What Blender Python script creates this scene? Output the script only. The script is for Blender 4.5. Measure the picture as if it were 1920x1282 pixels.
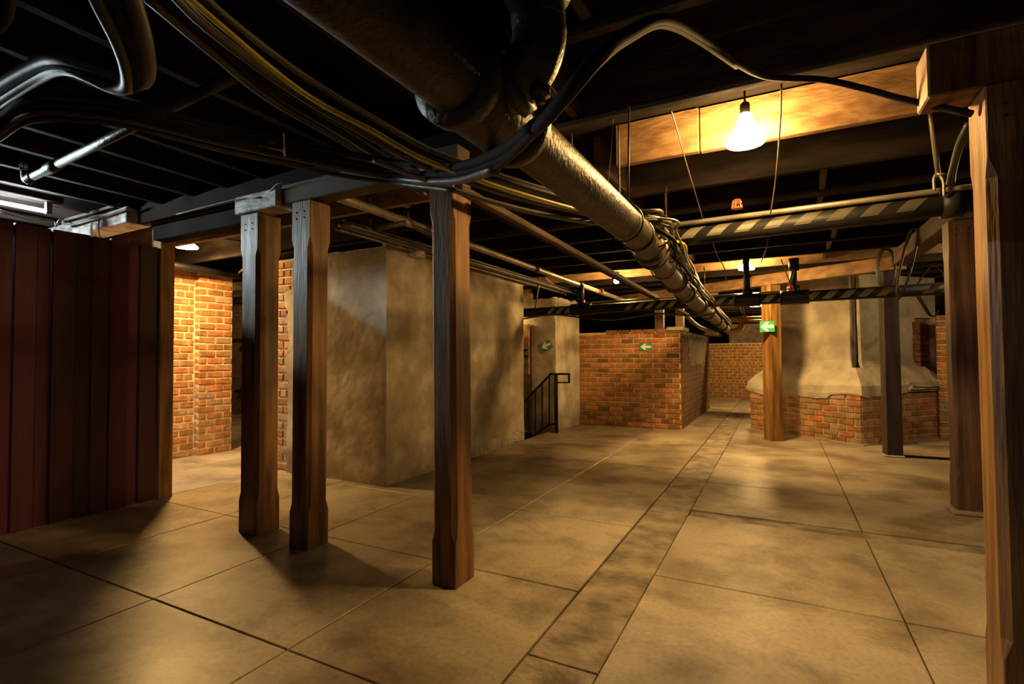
import bpy, bmesh, math, random
from mathutils import Vector, Matrix, noise
random.seed(7)
S = bpy.context.scene
for o in list(bpy.data.objects): bpy.data.objects.remove(o)
COL = S.collection

# ---------------------------------------------------------------- camera
EYE = Vector((0, 0, 1.2)); FPX = 960.0
YAW = math.radians(27.5); PIT = math.radians(1.6); ROLL = .007
fwd = Vector((-math.sin(YAW)*math.cos(PIT), math.cos(YAW)*math.cos(PIT), math.sin(PIT)))
r0 = Vector((math.cos(YAW), math.sin(YAW), 0)); u0 = r0.cross(fwd)
rgt = (r0*math.cos(ROLL) - u0*math.sin(ROLL)).normalized(); upv = rgt.cross(fwd)
cd = bpy.data.cameras.new('camera'); cam = bpy.data.objects.new('camera', cd); COL.objects.link(cam)
cd.sensor_width = 36; cd.lens = 36*FPX/1920; cd.clip_start = .02; cd.clip_end = 100
M = Matrix.Identity(4)
for i in range(3):
    M[i][0] = rgt[i]; M[i][1] = upv[i]; M[i][2] = -fwd[i]; M[i][3] = EYE[i]
cam.matrix_world = M
S.camera = cam

def at(px, py, X=None, Y=None, Z=None):
    d = fwd + rgt*(px-960)/FPX + upv*(641-py)/FPX
    if X is not None: t = X/d.x
    elif Y is not None: t = Y/d.y
    else: t = (Z-EYE.z)/d.z
    return EYE + d*t

# ---------------------------------------------------------------- world, exposure, lights
w = bpy.data.worlds.new('world'); S.world = w; w.use_nodes = True
w.node_tree.nodes['Background'].inputs[0].default_value = (.85, .62, .85, 1)
w.node_tree.nodes['Background'].inputs[1].default_value = .05
S.view_settings.view_transform = 'Standard'; S.view_settings.look = 'None'
S.view_settings.exposure = 0; S.view_settings.gamma = 1; S.view_settings.use_curve_mapping = False
WARM = (1, .59, .20)
def point(name, loc, power, col=WARM, rad=.04):
    l = bpy.data.lights.new(name, 'POINT'); l.energy = power; l.color = col; l.shadow_soft_size = rad
    o = bpy.data.objects.new(name, l); COL.objects.link(o); o.location = loc; return o
LAMPS = {   # position of each bulb and its power
 'near': (Vector((-.132, 2.90, 2.375)), 110),
 'mid':  (Vector((-.345, 7.20, 2.345)), 135),
 'bare': (Vector((-2.02, 7.10, 2.27)), 62),
 'left': (Vector((-5.70, 3.29, 2.46)), 125),
 'far':  (Vector((-.30, 12.7, 2.30)), 230),
}
point('right_room_lamp', (2.7, 6.9, 2.25), 60, (1, .68, .32), .08)      # lamps just out of view that the shadows point to
point('passage_lamp', (-8.8, 5.2, 2.2), 60, WARM, .08)
point('stair_bulb_light', at(974, 600, Y=7.42) + Vector((-.06, -.02, 0)), 12, WARM, .03)
tb = point('unseen_back_light', (-1.2, 19.2, 1.9), 5, (.7, .8, 1), .1)  # unseen weak bluish point light beyond the back wall

# ---------------------------------------------------------------- helpers
def tag(o, label=None, cat=None, group=None, kind=None):
    for k, v in (('label', label), ('category', cat), ('group', group), ('kind', kind)):
        if v: o[k] = v
    return o
def empty(name, loc, label, cat, group=None, rz=0):
    o = bpy.data.objects.new(name, None); COL.objects.link(o); o.location = loc; o.rotation_euler.z = rz
    o.empty_display_size = .1
    return tag(o, label, cat, group)
def link(name, me, mat, parent=None, smooth=False):
    if mat and not me.materials: me.materials.append(mat)
    o = bpy.data.objects.new(name, me); COL.objects.link(o)
    if parent is not None:
        o.parent = parent
        if parent.type == 'EMPTY' or True:
            o.matrix_parent_inverse = PINV(parent)
    if smooth:
        for p in me.polygons: p.use_smooth = True
    return o
def PINV(p):
    m = Matrix.Translation(p.location) @ Matrix.Rotation(p.rotation_euler.z, 4, 'Z')
    if p.parent: m = Matrix.Identity(4) if p.parent else m
    return m.inverted()
def mesh_from(name, vs, fs):
    me = bpy.data.meshes.new(name); me.from_pydata([tuple(v) for v in vs], [], fs); me.update(); return me
def obj_bm(name, bm, mat, parent=None, smooth=False):
    bmesh.ops.recalc_face_normals(bm, faces=bm.faces)
    me = bpy.data.meshes.new(name); bm.to_mesh(me); bm.free()
    return link(name, me, mat, parent, smooth)
def bx(bm, x0, x1, y0, y1, z0, z1, bev=0, rot=0, c=None):
    r = bmesh.ops.create_cube(bm, size=1)
    vs = r['verts']
    bmesh.ops.scale(bm, verts=vs, vec=(x1-x0, y1-y0, z1-z0))
    if bev:
        es = list({e for v in vs for e in v.link_edges})
        rr = bmesh.ops.bevel(bm, geom=es, offset=bev, segments=1, affect='EDGES')
        vs = list({v for f in rr['faces'] for v in f.verts} | {v for v in vs if v.is_valid})
    if rot: bmesh.ops.rotate(bm, verts=vs, cent=(0,0,0), matrix=Matrix.Rotation(rot, 3, 'Z'))
    bmesh.ops.translate(bm, verts=vs, vec=((x0+x1)/2, (y0+y1)/2, (z0+z1)/2))
    return vs
def box(name, x0, x1, y0, y1, z0, z1, mat, parent=None, bev=0, rot=0):
    bm = bmesh.new(); bx(bm, x0, x1, y0, y1, z0, z1, bev, rot); return obj_bm(name, bm, mat, parent)
def frame_of(d):
    d = d.normalized(); a = Vector((0,0,1)) if abs(d.z) < .9 else Vector((1,0,0))
    s = d.cross(a).normalized(); return s, s.cross(d).normalized()
def beam_bm(bm, a, b, wd, ht):
    """a straight square-edged bar from a to b, wd wide (sideways), ht high"""
    a = Vector(a); b = Vector(b); s, t = frame_of(b-a)
    vs = [bm.verts.new(p + s*i*wd/2 + t*j*ht/2) for p in (a, b) for i, j in ((-1,-1),(1,-1),(1,1),(-1,1))]
    for q in ((0,1,2,3),(7,6,5,4),(0,4,5,1),(1,5,6,2),(2,6,7,3),(3,7,4,0)): bm.faces.new([vs[i] for i in q])
def beam(name, a, b, wd, ht, mat, parent=None, bev=.006):
    bm = bmesh.new(); beam_bm(bm, a, b, wd, ht)
    if bev: bmesh.ops.bevel(bm, geom=list(bm.edges), offset=bev, segments=1, affect='EDGES')
    return obj_bm(name, bm, mat, parent)
def catmull(P, n=8):
    P = [Vector(p) for p in P]; Q = [P[0]*2-P[1]] + P + [P[-1]*2-P[-2]]; out = []
    for i in range(1, len(Q)-2):
        for k in range(n):
            t = k/n; a, b, c, d = Q[i-1:i+3]
            out.append(.5*((2*b)+(c-a)*t+(2*a-5*b+4*c-d)*t*t+(3*b-a-3*c+d)*t**3))
    out.append(P[-1]); return out
def tube_bm(bm, pts, r, n=8, cap=True, taper=None):
    rings = []; prev = None
    for i, p in enumerate(pts):
        d = (pts[min(i+1, len(pts)-1)] - pts[max(i-1, 0)]).normalized()
        if prev is None: s, t = frame_of(d)
        else:
            s = (prev - d*prev.dot(d)).normalized(); t = s.cross(d)
        prev = s
        rr = r[i] if isinstance(r, (list, tuple)) else r
        rings.append([bm.verts.new(p + (s*math.cos(2*math.pi*k/n) + t*math.sin(2*math.pi*k/n))*rr) for k in range(n)])
    for a, b in zip(rings, rings[1:]):
        for k in range(n): bm.faces.new((a[k], a[(k+1)%n], b[(k+1)%n], b[k]))
    if cap:
        bm.faces.new(rings[0]); bm.faces.new(rings[-1][::-1])
def tube(name, pts, r, mat, parent=None, n=8, curve=True, res=8):
    bm = bmesh.new(); pts = [Vector(p) for p in pts]
    tube_bm(bm, catmull(pts, res) if curve and len(pts) > 2 else pts, r, n)
    o = obj_bm(name, bm, mat, parent, True); return o
def lathe(name, prof, loc, mat, parent=None, n=24, axis=None):
    """prof: (radius, height) pairs along +z from loc"""
    bm = bmesh.new(); rings = []
    for r, z in prof:
        rings.append([bm.verts.new((math.cos(2*math.pi*k/n)*r, math.sin(2*math.pi*k/n)*r, z)) for k in range(n)])
    for a_, b_ in zip(rings, rings[1:]):
        for k in range(n): bm.faces.new((a_[k], a_[(k+1)%n], b_[(k+1)%n], b_[k]))
    bm.faces.new(rings[0][::-1]); bm.faces.new(rings[-1])
    if axis: bmesh.ops.rotate(bm, verts=bm.verts, cent=(0,0,0), matrix=axis)
    bmesh.ops.translate(bm, verts=bm.verts, vec=Vector(loc))
    return obj_bm(name, bm, mat, parent, True)
def nz(x, y, z, s=1.): return noise.noise(Vector((x*s, y*s, z*s)))

# ---------------------------------------------------------------- materials
def mat(name, c1, c2=None, scale=4, rough=.6, rough2=None, metal=0, bump=.1, bscale=40, stretch=(1,1,1), rnd=0, world=False, spec=.5, c3=None, detail=6, contrast=(.35,.65)):
    m = bpy.data.materials.new(name); m.use_nodes = True; N = m.node_tree.nodes; L = m.node_tree.links
    b = N['Principled BSDF']; b.inputs['Metallic'].default_value = metal; b.inputs['Roughness'].default_value = rough
    b.inputs['Specular IOR Level'].default_value = spec
    if world: g = N.new('ShaderNodeNewGeometry'); src = g.outputs['Position']
    else: g = N.new('ShaderNodeTexCoord'); src = g.outputs['Object']
    mp = N.new('ShaderNodeMapping'); L.new(src, mp.inputs[0]); mp.inputs['Scale'].default_value = stretch
    t = N.new('ShaderNodeTexNoise'); L.new(mp.outputs[0], t.inputs[0]); t.inputs['Scale'].default_value = scale; t.inputs['Detail'].default_value = detail
    cr = N.new('ShaderNodeValToRGB'); L.new(t.outputs['Fac'], cr.inputs[0])
    cr.color_ramp.elements[0].position = contrast[0]; cr.color_ramp.elements[1].position = contrast[1]
    cr.color_ramp.elements[0].color = (*c1, 1); cr.color_ramp.elements[1].color = (*(c2 or c1), 1)
    if c3:
        e = cr.color_ramp.elements.new((contrast[0]+contrast[1])/2); e.color = (*c3, 1)
    out = cr.outputs[0]
    if rnd:
        oi = N.new('ShaderNodeObjectInfo'); hs = N.new('ShaderNodeHueSaturation')
        mr = N.new('ShaderNodeMapRange'); L.new(oi.outputs['Random'], mr.inputs[0]); mr.inputs[3].default_value = 1-rnd; mr.inputs[4].default_value = 1+rnd
        L.new(mr.outputs[0], hs.inputs['Value'])
        mh = N.new('ShaderNodeMapRange'); L.new(oi.outputs['Random'], mh.inputs[0]); mh.inputs[3].default_value = .515; mh.inputs[4].default_value = .488
        L.new(mh.outputs[0], hs.inputs['Hue']); L.new(out, hs.inputs['Color']); out = hs.outputs[0]
    L.new(out, b.inputs['Base Color'])
    if rough2 is not None:
        r = N.new('ShaderNodeMapRange'); L.new(t.outputs['Fac'], r.inputs[0]); r.inputs[1].default_value = .3; r.inputs[2].default_value = .7
        r.inputs[3].default_value = rough; r.inputs[4].default_value = rough2; L.new(r.outputs[0], b.inputs['Roughness'])
    if bump:
        t2 = N.new('ShaderNodeTexNoise'); L.new(mp.outputs[0], t2.inputs[0]); t2.inputs['Scale'].default_value = bscale; t2.inputs['Detail'].default_value = 5
        bp = N.new('ShaderNodeBump'); bp.inputs['Strength'].default_value = bump; bp.inputs['Distance'].default_value = .02
        L.new(t2.outputs['Fac'], bp.inputs['Height']); L.new(bp.outputs[0], b.inputs['Normal'])
    return m
def glow(name, col, st):
    m = bpy.data.materials.new(name); m.use_nodes = True; b = m.node_tree.nodes['Principled BSDF']
    b.inputs['Base Color'].default_value = (.9,.9,.9,1); b.inputs['Emission Color'].default_value = (*col, 1); b.inputs['Emission Strength'].default_value = st
    return m
MT = {}
MT['post_mid'] = mat('middle_post_timber', (.075,.033,.012), (.29,.14,.035), 3, .42, .62, bump=.2, bscale=14, stretch=(6,6,.6))
MT['post_black'] = mat('near_black_post_timber', (.022,.013,.011), (.06,.034,.025), 3, .5, .65, bump=.2, bscale=14, stretch=(6,6,.6))  # nearly black timber for the slim post
MT['post'] = mat('post_timber', (.11,.05,.012), (.32,.165,.042), 3, .42, .62, bump=.25, bscale=14, stretch=(6,6,.6), rnd=.12)
MT['post_dark'] = mat('dark_post_timber', (.06,.030,.02), (.17,.095,.06), 3, .42, .62, bump=.25, bscale=14, stretch=(6,6,.6), rnd=.12)
MT['rail'] = mat('old_beam_timber', (.045,.03,.02), (.12,.075,.045), 3, .7, .85, bump=.3, bscale=10, stretch=(1,1,6))
MT['raw'] = mat('raw_board_timber', (.15,.075,.028), (.34,.20,.085), 5, .6, .8, bump=.35, bscale=18, stretch=(1,2,3))
MT['dark'] = mat('dark_joist_timber', (.012,.009,.008), (.04,.028,.022), 2.5, .85, spec=.12, bump=.2, bscale=10, stretch=(1,1,4), rnd=.2)  # very dark timber for joists, plates and a thin batten
MT['deck'] = mat('dark_deck_boards', (.01,.008,.007), (.022,.016,.013), 3, .9, bump=.2, spec=.08)
MT['white_beam'] = mat('whitewashed_timber', (.22,.18,.15), (.62,.6,.55), 9, .6, bump=.4, bscale=22, stretch=(1,1,3))
MT['plaster'] = mat('old_lime_plaster', (.21,.17,.11), (.58,.52,.40), 2.3, .75, bump=.35, bscale=14, world=True, c3=(.35,.29,.20), detail=12, contrast=(.34,.66))
MT['plaster2'] = mat('chimney_plaster', (.32,.28,.20), (.58,.52,.40), 3.2, .8, bump=.22, bscale=12, world=True, detail=9)
MT['brick'] = mat('red_brick', (.24,.095,.028), (.46,.20,.06), 9, .8, bump=.5, bscale=45, rnd=.3, world=True)
MT['brick_pale'] = mat('dusty_brick', (.26,.14,.065), (.46,.28,.14), 9, .85, bump=.5, bscale=45, rnd=.3, world=True)
MT['brick_dark'] = mat('dark_brick', (.14,.06,.025), (.26,.11,.045), 9, .85, bump=.5, bscale=45, rnd=.3, world=True)  # darker-toned brick
MT['mortar'] = mat('lime_mortar', (.44,.35,.20), (.68,.56,.34), 8, .9, bump=.5, bscale=50, world=True)
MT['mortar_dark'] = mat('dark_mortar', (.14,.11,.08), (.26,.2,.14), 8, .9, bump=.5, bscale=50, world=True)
MT['iron'] = mat('cast_iron', (.022,.018,.012), (.075,.058,.034), 6, .36, .55, metal=.35, bump=.25, bscale=60, world=True)
MT['black'] = mat('black_enamel', (.008,.008,.008), (.018,.016,.015), 5, .5, bump=.05, spec=.25)
MT['steel'] = mat('galvanised_pipe', (.20,.17,.12), (.36,.32,.24), 6, .42, metal=.5, bump=.1, world=True)
MT['cable'] = mat('grey_cable_sheath', (.035,.032,.03), (.07,.062,.055), 6, .45, bump=.05)
MT['cable_light'] = mat('pale_cable_sheath', (.14,.13,.10), (.22,.20,.16), 6, .45, bump=.05)
MT['cable_dark'] = mat('black_cable_sheath', (.018,.016,.016), (.03,.026,.026), 6, .8, bump=.03, spec=.08)
MT['yellow'] = mat('yellow_cable_sheath', (.55,.46,.04), (.7,.6,.08), 6, .4, bump=.02)
MT['wire'] = mat('thin_wire', (.10,.075,.05), (.2,.15,.09), 6, .45, metal=.4, bump=0)
MT['red'] = mat('red_cage_paint', (.65,.06,.02), (.75,.09,.03), 6, .45, bump=0)
MT['green'] = mat('sign_green', (.02,.26,.10), (.03,.30,.12), 3, .5, bump=0)
MT['white'] = mat('sign_white', (.75,.75,.68), (.8,.8,.72), 3, .5, bump=0)
MT['hazard'] = mat('pale_tape', (.18,.17,.12), (.24,.22,.16), 8, .55, bump=.03)
MT['tape'] = mat('shaded_tape', (.055,.05,.035), (.08,.075,.05), 8, .55, bump=.03)  # tape colour darkened to paint in the shade on the near pipe
MT['panel'] = mat('dark_red_panel_paint', (.065,.009,.02), (.115,.021,.038), 2.5, .5, .7, bump=.12, bscale=12, stretch=(1,3,.5), rnd=.45)
MT['plinth'] = mat('concrete_pad', (.3,.26,.19), (.4,.35,.26), 8, .8, bump=.3, world=True)
MT['orange_pipe'] = mat('ochre_painted_pipe', (.45,.24,.05), (.6,.34,.08), 5, .4, bump=.05)
def lamp_glass(name, power, area): return glow('glowing_'+name, WARM, power/(math.pi*area))
MT['frost'] = glow('lamp_glass', WARM, 60)
MT['tube'] = glow('tube_glass', (.74, .90, .95), 420)
MT['red_dot'] = glow('indicator_red', (1, .03, .01), 3)
# floor concrete: polished, stained
def floor_mat():
    m = mat('stained_concrete', (.24,.20,.145), (.50,.43,.32), 1.1, .33, .5, bump=.05, bscale=22, world=True, c3=(.41,.35,.25), detail=9, contrast=(.3,.68))
    N = m.node_tree.nodes; L = m.node_tree.links; b = N['Principled BSDF']
    src = b.inputs['Base Color'].links[0].from_socket
    g = N.new('ShaderNodeNewGeometry')
    t = N.new('ShaderNodeTexNoise'); t.inputs['Scale'].default_value = 1.5; t.inputs['Detail'].default_value = 12; t.inputs['Roughness'].default_value = .66; t.inputs['Distortion'].default_value = .15
    mp = N.new('ShaderNodeMapping'); mp.inputs['Scale'].default_value = (1, 1.1, 1); mp.inputs['Location'].default_value = (3, 1, 0)
    L.new(g.outputs['Position'], mp.inputs[0]); L.new(mp.outputs[0], t.inputs[0])
    cr = N.new('ShaderNodeValToRGB'); cr.color_ramp.elements[0].position = .38; cr.color_ramp.elements[0].color = (.46,.43,.41,1)
    cr.color_ramp.elements[1].position = .55; cr.color_ramp.elements[1].color = (1,1,1,1); L.new(t.outputs['Fac'], cr.inputs[0])
    t3 = N.new('ShaderNodeTexNoise'); t3.inputs['Scale'].default_value = 45; t3.inputs['Detail'].default_value = 3; L.new(g.outputs['Position'], t3.inputs[0])
    c3 = N.new('ShaderNodeValToRGB'); c3.color_ramp.elements[0].position = .3; c3.color_ramp.elements[0].color = (.8,.8,.8,1); c3.color_ramp.elements[1].position = .6; c3.color_ramp.elements[1].color = (1,1,1,1); L.new(t3.outputs['Fac'], c3.inputs[0])
    x = N.new('ShaderNodeMix'); x.data_type = 'RGBA'; x.blend_type = 'MULTIPLY'; x.inputs[0].default_value = 1
    L.new(src, x.inputs[6]); L.new(cr.outputs[0], x.inputs[7])
    y = N.new('ShaderNodeMix'); y.data_type = 'RGBA'; y.blend_type = 'MULTIPLY'; y.inputs[0].default_value = 1
    L.new(x.outputs[2], y.inputs[6]); L.new(c3.outputs[0], y.inputs[7]); L.new(y.outputs[2], b.inputs['Base Color'])
    return m
MT['floor'] = floor_mat()
MT['strip'] = mat('worn_trench_concrete', (.13,.105,.075), (.38,.32,.23), 6, .6, .8, bump=.7, bscale=26, world=True, detail=10)

# ---------------------------------------------------------------- structure: floor
floor = box('floor', -12, 5, -2, 20.5, -.12, -.04, mat('dark_joint_base', (.05,.04,.03), bump=0, rough=.9))  # dark base at the bottom of the slab joints
bm = bmesh.new(); bmesh.ops.delete(bm, geom=list(bm.verts), context='VERTS')
me = floor.data
bm = bmesh.new()
for q in ((-12,-4.78,-2,20.5),(-4.78,-3.27,-2,6.6),(-4.78,-3.27,7.5,20.5),(-3.27,5,-2,20.5)): bx(bm, q[0], q[1], q[2], q[3], -.12, -.03)
bm.to_mesh(me); bm.free(); tag(floor, kind='structure')
def slab(x0, x1, y0, y1, top=0., m=None, g=.0036):
    bm = bmesh.new(); bx(bm, x0+g, x1-g, y0+g, y1-g, -.035, top)
    es = [e for e in bm.edges if min(v.co.z for v in e.verts) > top-.001]
    bmesh.ops.bevel(bm, geom=es, offset=.003, segments=1, affect='EDGES')
    return obj_bm('slab' if m is None else 'trench_slab', bm, m or MT['floor'], floor)
LX = [-12,-9.1,-7.9,-6.9,-5.75,-4.78,-3.78,-2.8,-1.82,-.93]
LY = [-2,-.6,.45,1.47,2.5,3.6,4.6,5.6,6.6,7.5,8.6,10,12,14,16,20.5]
for i in range(len(LX)-1):
    for j in range(len(LY)-1):
        x0, x1, y0, y1 = LX[i], LX[i+1], LY[j], LY[j+1]
        if j == 8:
            if x1 == -3.78: continue
            if x0 == -3.78: x0 = -3.27
        if x1 < -7 and (j > 9 or j < 3): continue
        slab(x0, x1, y0, y1, random.uniform(-.002, .001))
SY = [-2, 1.9, 4.05, 6.2, 9, 12, 16, 20.5]
for j in range(len(SY)-1): slab(-.93, -.63, SY[j], SY[j+1], -.008, MT['strip'], .004)
RX = [-.63,.48,1.6,2.7,5]; RY = [-2,-.2,1.35,2.87,4.04,4.21,5.17,6.3,7.4,8.6,10,12,16,20.5]
for i in range(len(RX)-1):
    for j in range(len(RY)-1):
        if j == 4:
            if i == 0: slab(-.63, 5, 4.04, 4.21, -.012, MT['strip'], .004)
            continue
        slab(RX[i], RX[i+1], RY[j], RY[j+1], random.uniform(-.002, .001))

# ---------------------------------------------------------------- structure: ceiling with joists
ceiling = box('ceiling', -12, 5, -2, 20.5, 2.62, 2.70, MT['deck']); tag(ceiling, kind='structure')
def joist(a, b, m=None, name='joist', h=.25, w_=.05):
    return beam(name, a, b, w_, h, m or MT['dark'], ceiling, .004)
ZJ = 2.485
ys = [-1.45,-.8,-.17,.46,1.11,1.74,2.42] + [3.07+.63*k for k in range(28)]
for k, y in enumerate(ys):
    if abs(y-3.07) < .01:
        joist((-12,y,ZJ), (-2.2,y,ZJ), MT['raw']); joist((-.86,y,ZJ), (-.38,y,ZJ), MT['raw']); joist((-.375,y+.012,ZJ), (5,y+.012,ZJ), MT['raw'])
        joist((-2.1,y+.3,ZJ), (-1.0,y+.3,ZJ))
        continue
    if k == 6:
        joist((-12,y,ZJ), (-1.25,y,ZJ), MT['deck']); joist((-1.2,y,ZJ), (5,y,ZJ), MT['rail']); continue  # left part coloured darker, shade painted into the joist
    joist(((-1.15 if y < 2.2 else -12), y, ZJ + random.uniform(-.01,.01)), (5, y, ZJ + random.uniform(-.01,.01)), MT['rail'] if k == 6 else (MT['raw'] if abs(y-7.48) < .05 else None))
for x in [-1.55-.42*k for k in range(18)]:
    joist((x, -2, 2.548), (x, 2.39, 2.548), h=.145)
joist((-1.2, -2, ZJ+.02), (-1.2, 2.39, ZJ+.02))
for k, (x, i) in enumerate([(-1.0,7),(-1.0,8),(-1.02,9),(-1.0,10),(.28,8),(.30,9),(.33,10),(.5,11),(.5,12),(.5,13),(1.2,8),(-.9,5),(-.6,4),(-.95,11),(-.95,12)]):
    if i+1 < len(ys): 
        y0, y1 = ys[i]+.03, ys[i+1]-.03
        joist((x, y0, 2.49), (x+.02, y1, 2.49), MT['rail'], 'bridging_block', .2, .04)
for y in (-1.9, -.4, 1.0):
    pass

# ---------------------------------------------------------------- bricks
def brick_mesh(L, H, D, seed):
    random.seed(seed); bm = bmesh.new(); bx(bm, -L/2, L/2, -D/2, D/2, -H/2, H/2)
    for v in bm.verts: v.co += Vector((random.uniform(-.004,.004), random.uniform(-.003,.003), random.uniform(-.003,.003)))
    bmesh.ops.bevel(bm, geom=[e for e in bm.edges], offset=.005, segments=1, affect='EDGES')
    bmesh.ops.recalc_face_normals(bm, faces=bm.faces)
    me = bpy.data.meshes.new('brick'); bm.to_mesh(me); bm.free(); return me
BR = {}
def get_brick(kind, L, m):
    key = (kind, round(L, 3), m.name)
    if key not in BR:
        BR[key] = [brick_mesh(L, .065, .1, 100+i) for i in range(3)]
        for x in BR[key]: x.materials.append(m)
    return random.choice(BR[key])
def bricks(parent, o, u, length, courses, ch=.0826, m=None, mix=.2, m2=None, keep=None, proud=.002, start=0, off0=0., pitch=.213, stuff=False, header_every=6):
    """lay a running bond on the vertical plane through o along u; o.z is the foot of the first course"""
    o = Vector(o); u = Vector(u).normalized(); n = Vector((u.y, -u.x, 0)); m = m or MT['brick']; m2 = m2 or MT['brick_pale']
    ang = math.atan2(u.y, u.x); bm = bmesh.new() if stuff else None; cnt = 0
    for c in range(courses):
        hd = header_every and (c+start) % header_every == header_every-1
        bl = pitch/2 if hd else pitch
        s = -off0 - (bl*.5 if (c % 2) else 0)
        while s < length - .02:
            a0, a1 = max(s, 0), min(s+bl, length); s += bl
            if a1 - a0 < .04: continue
            uc = (a0+a1)/2; zc = o.z + (c+.5)*ch
            if keep and not keep(uc, zc, c): continue
            L = a1-a0-.017
            mm = m2 if random.random() < mix else m
            p = o + u*uc - n*(.05-proud-random.uniform(-.003,.004)); p.z = zc
            if stuff:
                vs = bx(bm, -L/2, L/2, -.05, .05, -ch/2+.006, ch/2-.006)
                bmesh.ops.rotate(bm, verts=vs, cent=(0,0,0), matrix=Matrix.Rotation(ang, 3, 'Z')); bmesh.ops.translate(bm, verts=vs, vec=p)
            else:
                q = link('brick', get_brick('b', L, mm), None, parent)
                q.location = p; q.rotation_euler = (random.uniform(-.01,.01), random.uniform(-.008,.008), ang+random.uniform(-.012,.012)); cnt += 1
    if stuff:
        q = obj_bm('brickwork', bm, m, parent); tag(q, kind='stuff')
    return cnt

# left brick wall of the lit passage (the room's wall on that side) ------------
random.seed(3)
wl = box('wall_left', -6.9, -6.466, 2.7, 3.84, 0, 2.3, MT['mortar']); tag(wl, kind='structure')
bricks(wl, (-6.46, 2.75, 0), (0,1,0), 1.08, 27, .0846, off0=.05)
pb = box('pier_core', -6.9, -6.376, 3.84, 4.27, 0, 2.26, MT['mortar'], wl)
bricks(wl, (-6.37, 3.83, 0), (0,1,0), .44, 26, .0866, header_every=0)
# wall closing the passage behind
wd = box('wall_back_passage', -12, -6.9, 7.0, 7.3, 0, 2.3, MT['mortar_dark']); wd.name = 'wall_passage'; tag(wd, kind='structure')
bricks(wd, (-11.5, 6.995, 0), (1,0,0), 4.6, 27, .085, MT['brick_dark'], stuff=True)

# back wall --------------------------------------------------------------------
wb = box('wall_back', -5.5, 3, 15.52, 15.8, 0, 1.52, MT['mortar']); tag(wb, kind='structure')
bricks(wb, (-2.2, 15.515, 0), (1,0,0), 3.0, 18, .0835, MT['brick'], stuff=True)
# outer shell
sh = MT['deck']
for nm, q in (('wall_far', (-12,5,20.5,20.7,-.1,2.7)), ('wall_west', (-12.2,-12,-2,20.5,-.1,2.7)), ('wall_right', (5,5.2,2.4,20.5,-.1,2.7))):
    tag(box(nm, *q, sh), kind='structure')

# plaster grid -------------------------------------------------------------------
def sheet(name, o, u, length, z0, z1, th, m, parent, top=None, left=None, right=None, bottom=None, du=.06, amp=.006, pin=(True, True)):
    """plaster coat of real thickness on the plane through o along u, edges shaped by functions"""
    o = Vector(o); u = Vector(u).normalized(); n = Vector((u.y, -u.x, 0))
    nu = max(2, int(length/du)); nv = max(2, int((z1-z0)/du)); G = []
    for j in range(nv+1):
        row = []
        zf = z0 + (z1-z0)*j/nv
        l = left(zf) if left else 0; r = length - (right(zf) if right else 0)
        for i in range(nu+1):
            s = l + (r-l)*i/nu; tt = top(s) if top else 0; bb = bottom(s) if bottom else 0
            z = (z0+bb) + (z1+tt-z0-bb)*j/nv
            edge = 0 if ((i == 0 and pin[0]) or (i == nu and pin[1])) else 1
            p = o + u*s; d = amp*(nz(p.x, p.y, z, 1.6)*1.6 + nz(p.x, p.y, z, 5)*.8 + .5*nz(p.x, p.y, z, 13))*edge
            row.append((p.x+n.x*d, p.y+n.y*d, z))
        G.append(row)
    vs = [v for row in G for v in row]; k = len(vs)
    vs += [(v[0]-n.x*th, v[1]-n.y*th, v[2]) for v in vs]
    fs = []; W = nu+1
    for j in range(nv):
        for i in range(nu):
            a = j*W+i; fs.append((a, a+1, a+W+1, a+W)); fs.append((k+a, k+a+W, k+a+W+1, k+a+1))
    for j in range(nv):
        a = j*W; fs.append((a, a+W, k+a+W, k+a)); a = j*W+nu; fs.append((a, k+a, k+a+W, a+W))
    for i in range(nu):
        a = i; fs.append((a, k+a, k+a+1, a+1)); a = nv*W+i; fs.append((a, a+1, k+a+1, k+a))
    bm = bmesh.new(); me = mesh_from(name, vs, fs); bm.from_mesh(me)
    return obj_bm(name, bm, m, parent, False)

# the big plastered block --------------------------------------------------------
random.seed(5)
blk = empty('plastered_block', (-4, 4.6, 0), 'large grey plastered wall block with bare brick showing at its left end', 'wall')
box('core', -4.82, -3.30, 3.755, 6.57, 0, 2.26, MT['mortar'], blk)
bricks(blk, (-4.82, 3.75, 0), (1,0,0), .46, 26, .0862, MT['brick'], keep=lambda s, z, c: True, header_every=5, proud=.008)
def ragl(z): return .22 + .05*nz(z*4, 3, 1) + .03*nz(z*13, 1, 1) - (.06 if z > 1.75 else 0) + .09*max(0, nz(z*1.5, 9, 2)) + (.12 if z > 1.9 else 0)
sheet('plaster_face', (-4.82, 3.70, 0), (1,0,0), 1.57, 0, 2.26, .05, MT['plaster'], blk, top=lambda s: .035*nz(s*5, 1, 4)+.02*nz(s*15,2,2)-.02, left=ragl, amp=.005, pin=(False, True))
def bot(s): return 0
sheet('plaster_side', (-3.25, 3.70, 0), (0,1,0), 2.90, 0, 2.28, .05, MT['plaster'], blk, top=lambda s: .05*nz(s*4, 5, 4)+.03*nz(s*12,2,7), amp=.006, pin=(True, False))
# crumbled foot of the side
bm = bmesh.new()
for k in range(26):
    y = 5.3 + 1.25*random.random()**.8; s = random.uniform(.02, .06)
    r = bmesh.ops.create_icosphere(bm, subdivisions=1, radius=s)
    bmesh.ops.scale(bm, verts=r['verts'], vec=(.35, 1.6, random.uniform(.8, 1.8))); bmesh.ops.translate(bm, verts=r['verts'], vec=(-3.245, y, random.uniform(0,.14)*(y-5)))
q = obj_bm('crumbled_plaster', bm, MT['plaster2'], blk); tag(q, kind='stuff')

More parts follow.
